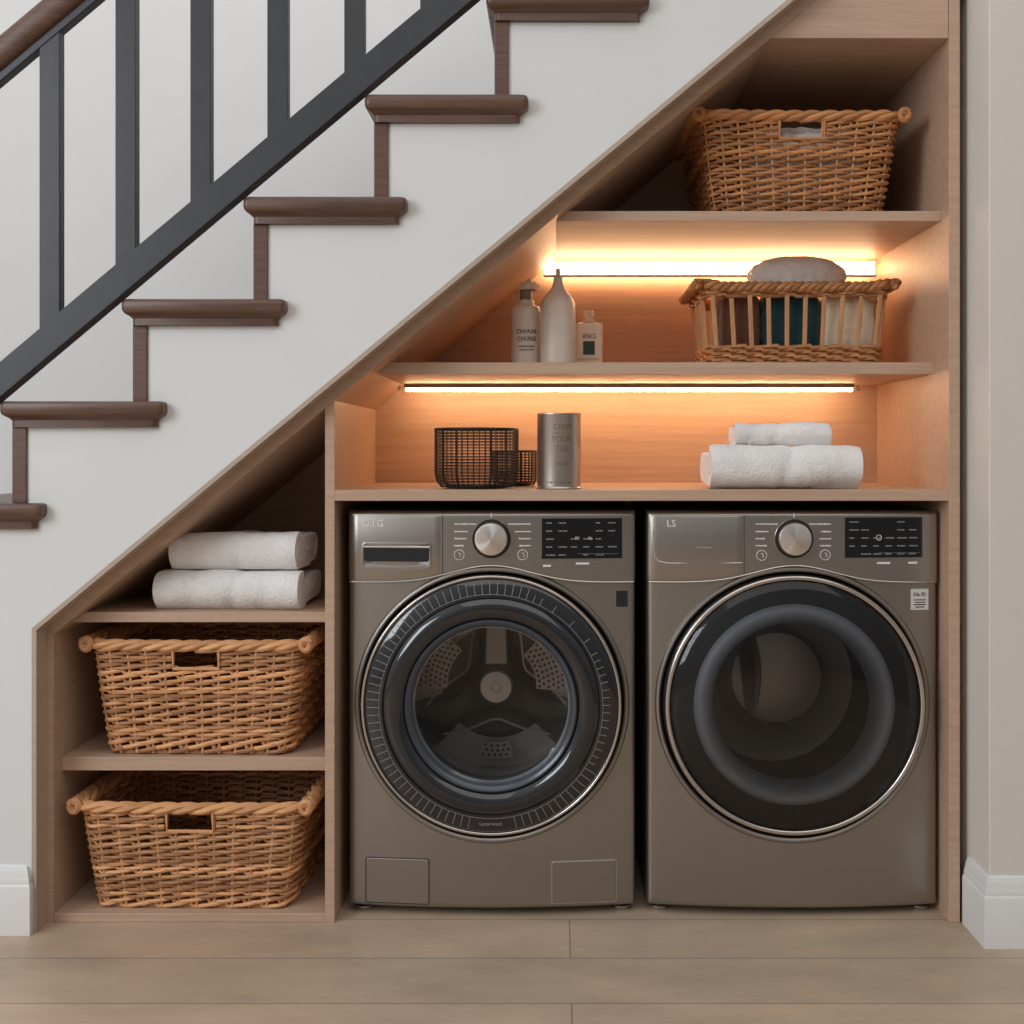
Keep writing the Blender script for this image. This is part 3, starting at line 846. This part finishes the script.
# slatted basket
def slat_basket(label, loc, a, b, H, mat):
    t = thing('slatted_basket', label, 'basket', loc)
    rnd = random.Random(11); CR = .03
    fl = lambda z: (a-.018*(1-z/H), b-.014*(1-z/H))
    def band(name, z0, z1, rows, amp, rad, seed):
        w = MB(); ns = 34
        for j in range(rows):
            z = z0+(j+.5)*(z1-z0)/rows; w.tint = rnd.uniform(.1, .8); pts = []
            aa, bb = fl(z)
            for k in range(ns*6):
                s = k/(ns*6); (x, y), (nx, ny) = rrect(s, aa, bb, CR)
                off = amp*math.cos(2*PI*(s*ns/2+.5*(j % 2))); q = (s*ns/2+.5*(j % 2)) % 1
                tz_ = 1.2*rad*(q-.5)
                pts.append((x+nx*off, y+ny*off, z+tz_))
            w.tube(pts, rad, 6, closed=True)
        w.build(name, mat, t, local=True)
    band('lower_weave', .004, .052, 6, .0045, .0052, 1)
    band('upper_weave', H-.030, H-.004, 3, .0045, .0052, 2)
    rm = MB(); n = 220
    for k in range(3):
        rm.tint = (.2, .45, .6)[k]; pts = []
        for i in range(n):
            s = i/n; (x, y), (nx, ny) = rrect(s, a+.004, b+.004, CR)
            aa = 2*PI*(s*26+k/3)
            lift = .010*(max(0, min(1, (abs(x)/a-.8)/.2)))
            pts.append((x+nx*.0075*math.cos(aa), y+ny*.0075*math.cos(aa), H-.004+lift+.0075*math.sin(aa)))
        rm.tube(pts, .0075, 7, closed=True)
    rm.build('rim', mat, t, local=True)
    for sx in (-1, 1):
        er = MB()
        for k in range(3):
            er.tint = (.2, .4, .55)[k]; pts = []
            for i in range(61):
                q = i/60; y = -b-.008+(2*b+.016)*q; aa = 2*PI*(q*9+k/3)
                pts.append((sx*(a+.016)+.008*math.cos(aa), y, H+.004+.008*math.sin(aa)))
            er.tube(pts, .0078, 7)
        er.build('rolled_handle', mat, t, local=True)
    bs = MB(); aa, bb = fl(0)
    bs.loft([[(*rrect(k/40, aa-.004, bb-.004, CR)[0], z) for k in range(40)] for z in (.001, .010)], True, True, True)
    bs.tint = .3; bs.build('base', mat, t, local=True)
    z0, z1 = .046, H-.024
    def slat(x0, y0, x1, y1, nx, ny):
        m = MB(); w, d = .0058, .004
        tx_, ty_ = -ny, nx
        lo_ = [(x0+tx_*w*i+nx*d*j, y0+ty_*w*i+ny*d*j, z0) for i, j in ((-1,-1),(1,-1),(1,1),(-1,1))]
        hi_ = [(x1+tx_*w*i+nx*d*j, y1+ty_*w*i+ny*d*j, z1) for i, j in ((-1,-1),(1,-1),(1,1),(-1,1))]
        m.loft([lo_, hi_], True, True, True).build('slat', M['slat'], t, local=True, smooth=False, bevel=.002)
    (a0, b0), (a1, b1) = fl(z0), fl(z1)
    for i in range(10):
        q = -1+2*i/9
        for sy in (-1, 1):
            slat(q*(a0-.02), sy*b0, q*(a1-.02), sy*b1, 0, sy)
    for i in range(6):
        q = -1+2*i/5
        for sx in (-1, 1):
            slat(sx*a0, q*(b0-.035), sx*a1, q*(b1-.035), sx, 0)
    return t
YB = .20
kb_ = (DIST+YB)/F
xl, xr = (704-VX)*kb_, (889-VX)*kb_
BX, BA, BBd = (xl+xr)/2, (xr-xl)/2, .155
zs2 = ZS2+.0005
HB = .205
sb = slat_basket('open-sided wooden slat basket full of clothes on the middle lit shelf', (BX, YB+BBd, zs2), BA, BBd, HB, M['wicker2'])
YC = YB+BBd
def gx(px, Y): return wx(px, Y)
def gar(name, label, px0, px1, Y, z0, z1, dep, mat, seed, pw=4, amp=.05, cat='cloth'):
    x0, x1 = gx(px0, Y), gx(px1, Y)
    return tag(lump(name, ((x0+x1)/2, Y, (z0+z1)/2), ((x1-x0)/2, dep/2, (z1-z0)/2), seed, mat, pw, amp, 7), label, cat)
zi = zs2+.013
gar('brown_garment', 'dark brown garment at the left end inside the slat basket', 719, 757, YB+.085, zi, zi+.172, .11, M['brown_cloth'], 2, 7)
gar('teal_garment', 'dark teal knit garment in the middle of the slat basket, behind the slats', 759, 816, YB+.085, zi, zi+.174, .11, M['teal_cloth'], 5, 7)
gar('cream_garment', 'cream linen cloth at the right end inside the slat basket', 818, 870, YB+.085, zi, zi+.170, .11, M['cream_cloth'], 8, 7)
gar('tan_garment', 'tan cloth bunched at the back of the slat basket, left of the grey cloth', 710, 748, YB+.240, zi, zi+.228, .10, M['pink_cloth'], 12, 3)
gar('grey_fleece', 'rumpled grey fleece heaped on top of the slat basket', 748, 845, YB+.16, zi+.185, zi+.292, .15, M['grey_cloth'], 21, 2.15, .035)

# ------------------------------------------------------------------ towels
def towel(label, cx, cy, z, L, Dp, H, turns, seed, group, yaw=0, tilt=0):
    mb = MB(); th = H/(2*turns+.15); pts = []
    nst = 46*turns
    smax = turns-.12
    for i in range(nst+1):
        s = i/nst*smax
        a = Dp/2-th*.5-th*s; b = H/2-th*.5-th*s
        b = max(b, th*.12); a = max(a, b+.01)
        (y, zz), (ny, nz) = rrect(s+.62, a, b, min(.03, b*.98))
        pts.append((y, zz, ny, nz, s))
    # section loop: outer side out, inner side back
    hw_ = th*.485
    ring = [(y+ny*hw_, zz+nz*hw_, s) for y, zz, ny, nz, s in pts]+[(y-ny*hw_, zz-nz*hw_, s) for y, zz, ny, nz, s in reversed(pts)]
    NX = 40; loops = []
    for k in range(NX+1):
        q = k/NX*2-1
        l = []
        for y, zz, s in ring:
            e_ = 1+.016*noise.noise((s*2.3, q*1.0, seed))+.006*math.sin(s*9+seed)
            x = q*L/2*e_
            edge = max(0, (abs(q)-.90)/.10)
            sh = 1-.05*edge**2
            p = Vector((x, y*(1-.01*edge), zz*sh))
            f = noise.fractal(Vector((x*16+seed*3, y*10, zz*14)), .9, 2, 4)*.0055
            g = noise.noise(Vector((x*9+seed, y*5, zz*7+seed)))*.009
            r = Vector((0, y/(Dp/2)*.8, zz/(H/2)*.6))
            crease = -.006*math.exp(-((x-.02*math.sin(seed)-zz*.3)/.012)**2)
            p += r*(f+g+crease*.8)
            l.append((p.x, p.y, -H/2 if zz < -H/2+.007 else max(p.z, -H/2)))
        loops.append(l)
    mb.loft(loops, True)
    n = len(ring); h = len(pts)
    for base in (len(mb.v)-n, len(mb.v)-n*(NX+1)):
        for i in range(h-1):
            mb.f.append((base+i, base+i+1, base+n-2-i, base+n-1-i))
    o = mb.build('folded_towel', M['towel'], angle=70)
    o.location = (cx, cy, z+H/2); o.rotation_euler = (0, tilt, yaw)
    tag(o, label, 'towel', group)
    return o
def towel_at(label, p0, p1, r0, r1, Y, zb, Dp, turns, seed, group, yaw=0):
    x0, x1 = wx(p0, Y), wx(p1, Y); H = (r1-r0)*(DIST+Y)/F
    towel(label, (x0+x1)/2, Y+Dp/2, zb, x1-x0, Dp, H, turns, seed, group, yaw); return zb+H
gL, gR = 'white towels stacked in the left cabinet', 'white towels stacked on the lit shelf'
zz = towel_at('lower of the two white towels stacked in the left cabinet, above the upper willow basket', 153, 299, 571, 610, .055, ZL1+.001, .27, 2, 1, gL, -.03)
towel_at('upper of the two white towels stacked in the left cabinet, right under the slope', 168, 297, 535, 572,   .075, zz+.002, .24, 3, 2, gL, -.03)
zz = towel_at('lower, larger white towel of the pair on the lit shelf above the dryer', 711, 864, 444, 489, .035, ZWT+.001, .22, 2, 3, gR, .02)
towel_at('small rolled white towel lying on the larger one on the lit shelf', 736, 832, 424, 447, .07, zz-.003, .13, 2, 4, gR, .01)

# ------------------------------------------------------------------ bottles
gB = 'toiletry bottles on the middle shelf'
Y = .275; xA = wx(526, Y)
t = thing('pump_bottle', 'white pump bottle with taupe collar, leftmost on the middle shelf', 'bottle', (xA, Y, zs2), gB)
MB().lathe([(.0, 0), (.036, 0), (.0400, .004), (.0405, .010), (.0405, .142), (.039, .152), (.034, .159), (.024, .163), (.021, .170), (.020, .176), (.0, .177)], (0,0,0), 'z', 48).build('bottle_body', M['bottle'], t, local=True)
MB().lathe([(.0165, .174), (.0165, .203), (.0, .204)], (0,0,0), 'z', 32).build('collar', M['collar'], t, local=True)
hd = MB().lathe([(.0, .203), (.0235, .2035), (.0245, .207), (.0245, .2195), (.0225, .222), (.0, .2225)], (.007,0,0), 'z', 32)
hd.loft([[(-.008,-.005,.2215),(.014,-.005,.2215),(.014,.005,.2215),(-.008,.005,.2215)], [(.007,-.003,.2325),(.0115,-.003,.2325),(.0115,.003,.2325),(.007,.003,.2325)]], True, False, True)
hd.tube([(.028, -.002, .2135), (.036, -.003, .2120)], [.006, .005], 10)
hd.build('pump_head', M['bottle'], t, local=True)
tx_ = MB()
text_into(tx_, 'CHVAAR', .0175, .003, 0, .090, .0412, 0, sx=.82); text_into(tx_, 'CHUNSI', .0175, .003, 0, .071, .0412, 0, sx=.82)
text_into(tx_, 'woutenscotten', .0085, .003, 0, .052, .0411, 0, sx=.8); text_into(tx_, 'wonr un botr', .0085, .003, 0, .043, .0411, 0, sx=.8)
tx_.build('label_print', M['ink'], t, local=True, smooth=False)
Y = .235; xB = wx(558, Y)
t = thing('squeeze_bottle', 'tall frosted white bottle with tapered nozzle, middle of the three bottles', 'bottle', (xB, Y, zs2), gB)
MB().lathe([(.0, 0), (.042, 0), (.0455, .004), (.046, .012), (.046, .150), (.0445, .162), (.040, .173), (.032, .184), (.023, .195), (.016, .207), (.012, .220), (.0115, .224)], (0,0,0), 'z', 48, False, True).build('bottle_body', M['bottle'], t, local=True)
MB().lathe([(.0115, .223), (.0125, .226), (.0105, .231), (.0065, .235), (.0062, .254), (.0, .255)], (0,0,0), 'z', 32).build('nozzle', M['bottle'], t, local=True)
tx_ = MB(); text_into(tx_, 'Rimokuns', .0095, -.008, 0, .096, .0462, 0); text_into(tx_, 'Jasanonandn', .0095, .0, 0, .076, .0462, 0); text_into(tx_, 'fuc', .0095, -.020, 0, .065, .0462, 0)
tx_.build('label_print', M['mark'], t, local=True, smooth=False)
Y = .315; xC = wx(588.5, Y)
t = thing('square_bottle', 'small square cream bottle with clear stopper, rightmost of the three bottles', 'bottle', (xC, Y, zs2), gB)
def sqb(a, b, r, z): return [(*rrect(k/40, a, b, r)[0], z) for k in range(40)]
MB().loft([sqb(.034, .022, .006, 0), sqb(.037, .025, .008, .003), sqb(.037, .025, .008, .112), sqb(.035, .023, .008, .118), sqb(.018, .015, .010, .121), sqb(.016, .014, .010, .123)], True, True, True).build('bottle_body', M['bottle_amber'], t, local=True)
MB().lathe([(.0, .122), (.017, .122), (.018, .124), (.018, .128), (.011, .130), (.011, .136), (.014, .137), (.014, .151), (.012, .153), (.0, .153)], (0,0,0), 'z', 32).build('stopper', M['bottle_amber'], t, local=True)
lb = MB().box(-.015, .016, -.0256, -.0245, .034, .070).build('label_patch', M['label_green'], t, local=True, smooth=False)
tx_ = MB(); text_into(tx_, 'ANCS', .019, .001, -.0254, .083, sx=.72); tx_.box(-.03, .03, -.0255, -.0245, .022, .0232)
tx_.build('label_print', M['ink'], t, local=True, smooth=False)

# ------------------------------------------------------------------ wire baskets and canister
zw = ZWT+.0005
def wire_basket(label, loc, R, H, rc, nv, nh, sq=1.0):
    t = thing('wire_basket', label, 'basket', loc, 'black wire baskets')
    m = MB(); w = .0011
    def rad(z): return R if z > rc else R-rc*.55*(1-math.sqrt(max(0, 1-((rc-z)/rc)**2)))
    for j in range(nh+1):
        z = .004+(H-.006)*j/nh
        m.lathe([(rad(z)+.0013*math.cos(a), z+.0013*math.sin(a)) for a in [2*PI*k/5 for k in range(6)]], (0,0,0), 'z', 56)
    m.build('wire_rings', M['wire'], t, local=True)
    m = MB()
    for k in range(nv):
        a = 2*PI*k/nv
        m.tube([((rad(z)+.001)*math.cos(a), (rad(z)+.001)*math.sin(a), z) for z in [.003+(H-.004)*i/10 for i in range(11)]], w if k % 3 else .002, 5)
    m.build('upright_wires', M['wire'], t, local=True)
    m = MB().lathe([(R+.003*math.cos(a), H+.003*math.sin(a)) for a in [2*PI*k/8 for k in range(9)]], (0,0,0), 'z', 64); m.build('rim', M['wire'], t, local=True)
    r0 = rad(.0)
    MB().lathe([(0, .001), (r0-.004, .001), (r0+.001, .004), (r0+.001, .009), (0, .010)], (0,0,0), 'z', 48).build('base', M['wire'], t, local=True)
    return t
Y = .135; wire_basket('larger black wire basket standing on the lit shelf above the washer', (wx(476.5, Y), Y, zw), .1035, .1475, .045, 44, 19)
wire_basket('smaller black wire basket half hidden behind the larger one, beside the metal canister', (wx(514.5, .292), .292, zw), .056, .092, .025, 30, 12)
Y = .095; xK = wx(559, Y); R = .0545
t = thing('canister', 'brushed metal canister with embossed print on the lit shelf', 'canister', (xK, Y, zw))
MB().lathe([(0, 0), (R+.001, 0), (R+.002, .002), (R+.001, .005), (R, .006), (R, .181), (R+.0008, .183), (R, .186), (R-.002, .186), (R-.003, .180), (0, .180)], (0,0,0), 'z', 64).build('canister_body', M['can'], t, local=True)
for tt, sz, cx_, cz_, sx_ in (('CEEEE', .019, .010, .152, .95), ('YOUR', .023, .006, .122, .8), ('TEEL', .020, .008, .099, .8), ('DOQIC', .012, .010, .062, .9), ('T W F R OMA N E', .008, .0, .016, 1)):
    tx_ = MB(); text_into(tx_, tt, sz, cx_, 0, cz_, R+.0006, 0, sx=sx_); tx_.build('embossed_print', M['collar'], t, local=True, smooth=False)
MB().loft([[(math.sin(a)*q, -math.cos(a)*q, z) for q, z in ((R-.0005, .1362), (R+.0006, .1362), (R+.0006, .1374), (R-.0005, .1374))] for a in [-.45+.062*k+.17 for k in range(13)]], True, True, True).build('embossed_line', M['collar'], t, local=True, smooth=False)

# ------------------------------------------------------------------ light
w = bpy.data.worlds.new('world'); sc.world = w; w.use_nodes = True
n = w.node_tree; bg = n.nodes['Background']
tc = N(n, 'ShaderNodeTexCoord'); sp_ = N(n, 'ShaderNodeSeparateXYZ'); n.links.new(tc.outputs['Generated'], sp_.inputs[0])
mr_ = N(n, 'ShaderNodeMapRange'); mr_.inputs['From Min'].default_value = -1; mr_.inputs['From Max'].default_value = 1
n.links.new(sp_.outputs['Z'], mr_.inputs['Value'])
ml_ = N(n, 'ShaderNodeMapRange', interpolation_type='SMOOTHSTEP'); ml_.inputs['From Min'].default_value = -.75; ml_.inputs['From Max'].default_value = .15
ml_.inputs['To Min'].default_value = 1.7; ml_.inputs['To Max'].default_value = .72
n.links.new(sp_.outputs['X'], ml_.inputs['Value'])
ml2 = N(n, 'ShaderNodeMath', operation='MULTIPLY'); ml2.inputs[1].default_value = .72; n.links.new(ml_.outputs['Result'], ml2.inputs[0]); n.links.new(ml2.outputs[0], bg.inputs['Strength'])
col = ramp(n, mr_.outputs['Result'], [(.30, (.20, .17, .15)), (.50, (.36, .34, .32)), (.75, (.62, .63, .65))])
n.links.new(col, bg.inputs['Color'])
def area(name, loc, target, sx, sy, power, col):
    l = bpy.data.lights.new(name, 'AREA'); l.shape = 'RECTANGLE'; l.size = sx; l.size_y = sy; l.energy = power; l.color = col
    o = bpy.data.objects.new(name, l); C.objects.link(o); o.location = loc
    d = Vector(target)-Vector(loc); o.rotation_euler = d.to_track_quat('-Z', 'Y').to_euler(); return o
area('window_light', (-3.6, -3.2, 2.5), (0, .2, 1.1), 1.8, 2.2, 84, (.90, .95, 1.0))
area('room_fill', (.6, -2.6, 4.4), (0, -.4, 0), 5, 4, 58, (1.0, .95, .89))  # unseen overhead fill, wide and dim so its reflection stays faint
area('stairwell_fill', (-1.2, .35, 4.3), (-1.2, .5, 0), 2.5, .9, 24, (.95, .97, 1.0))  # unseen lamp, added to brighten the wall behind the stairs

sc.view_settings.view_transform = 'Standard'; sc.view_settings.look = 'None'; sc.view_settings.exposure = 0
sc.cycles.use_denoising = True
sc.cycles.max_bounces = 8; sc.cycles.transparent_max_bounces = 12
sc.cycles.sample_clamp_indirect = 6
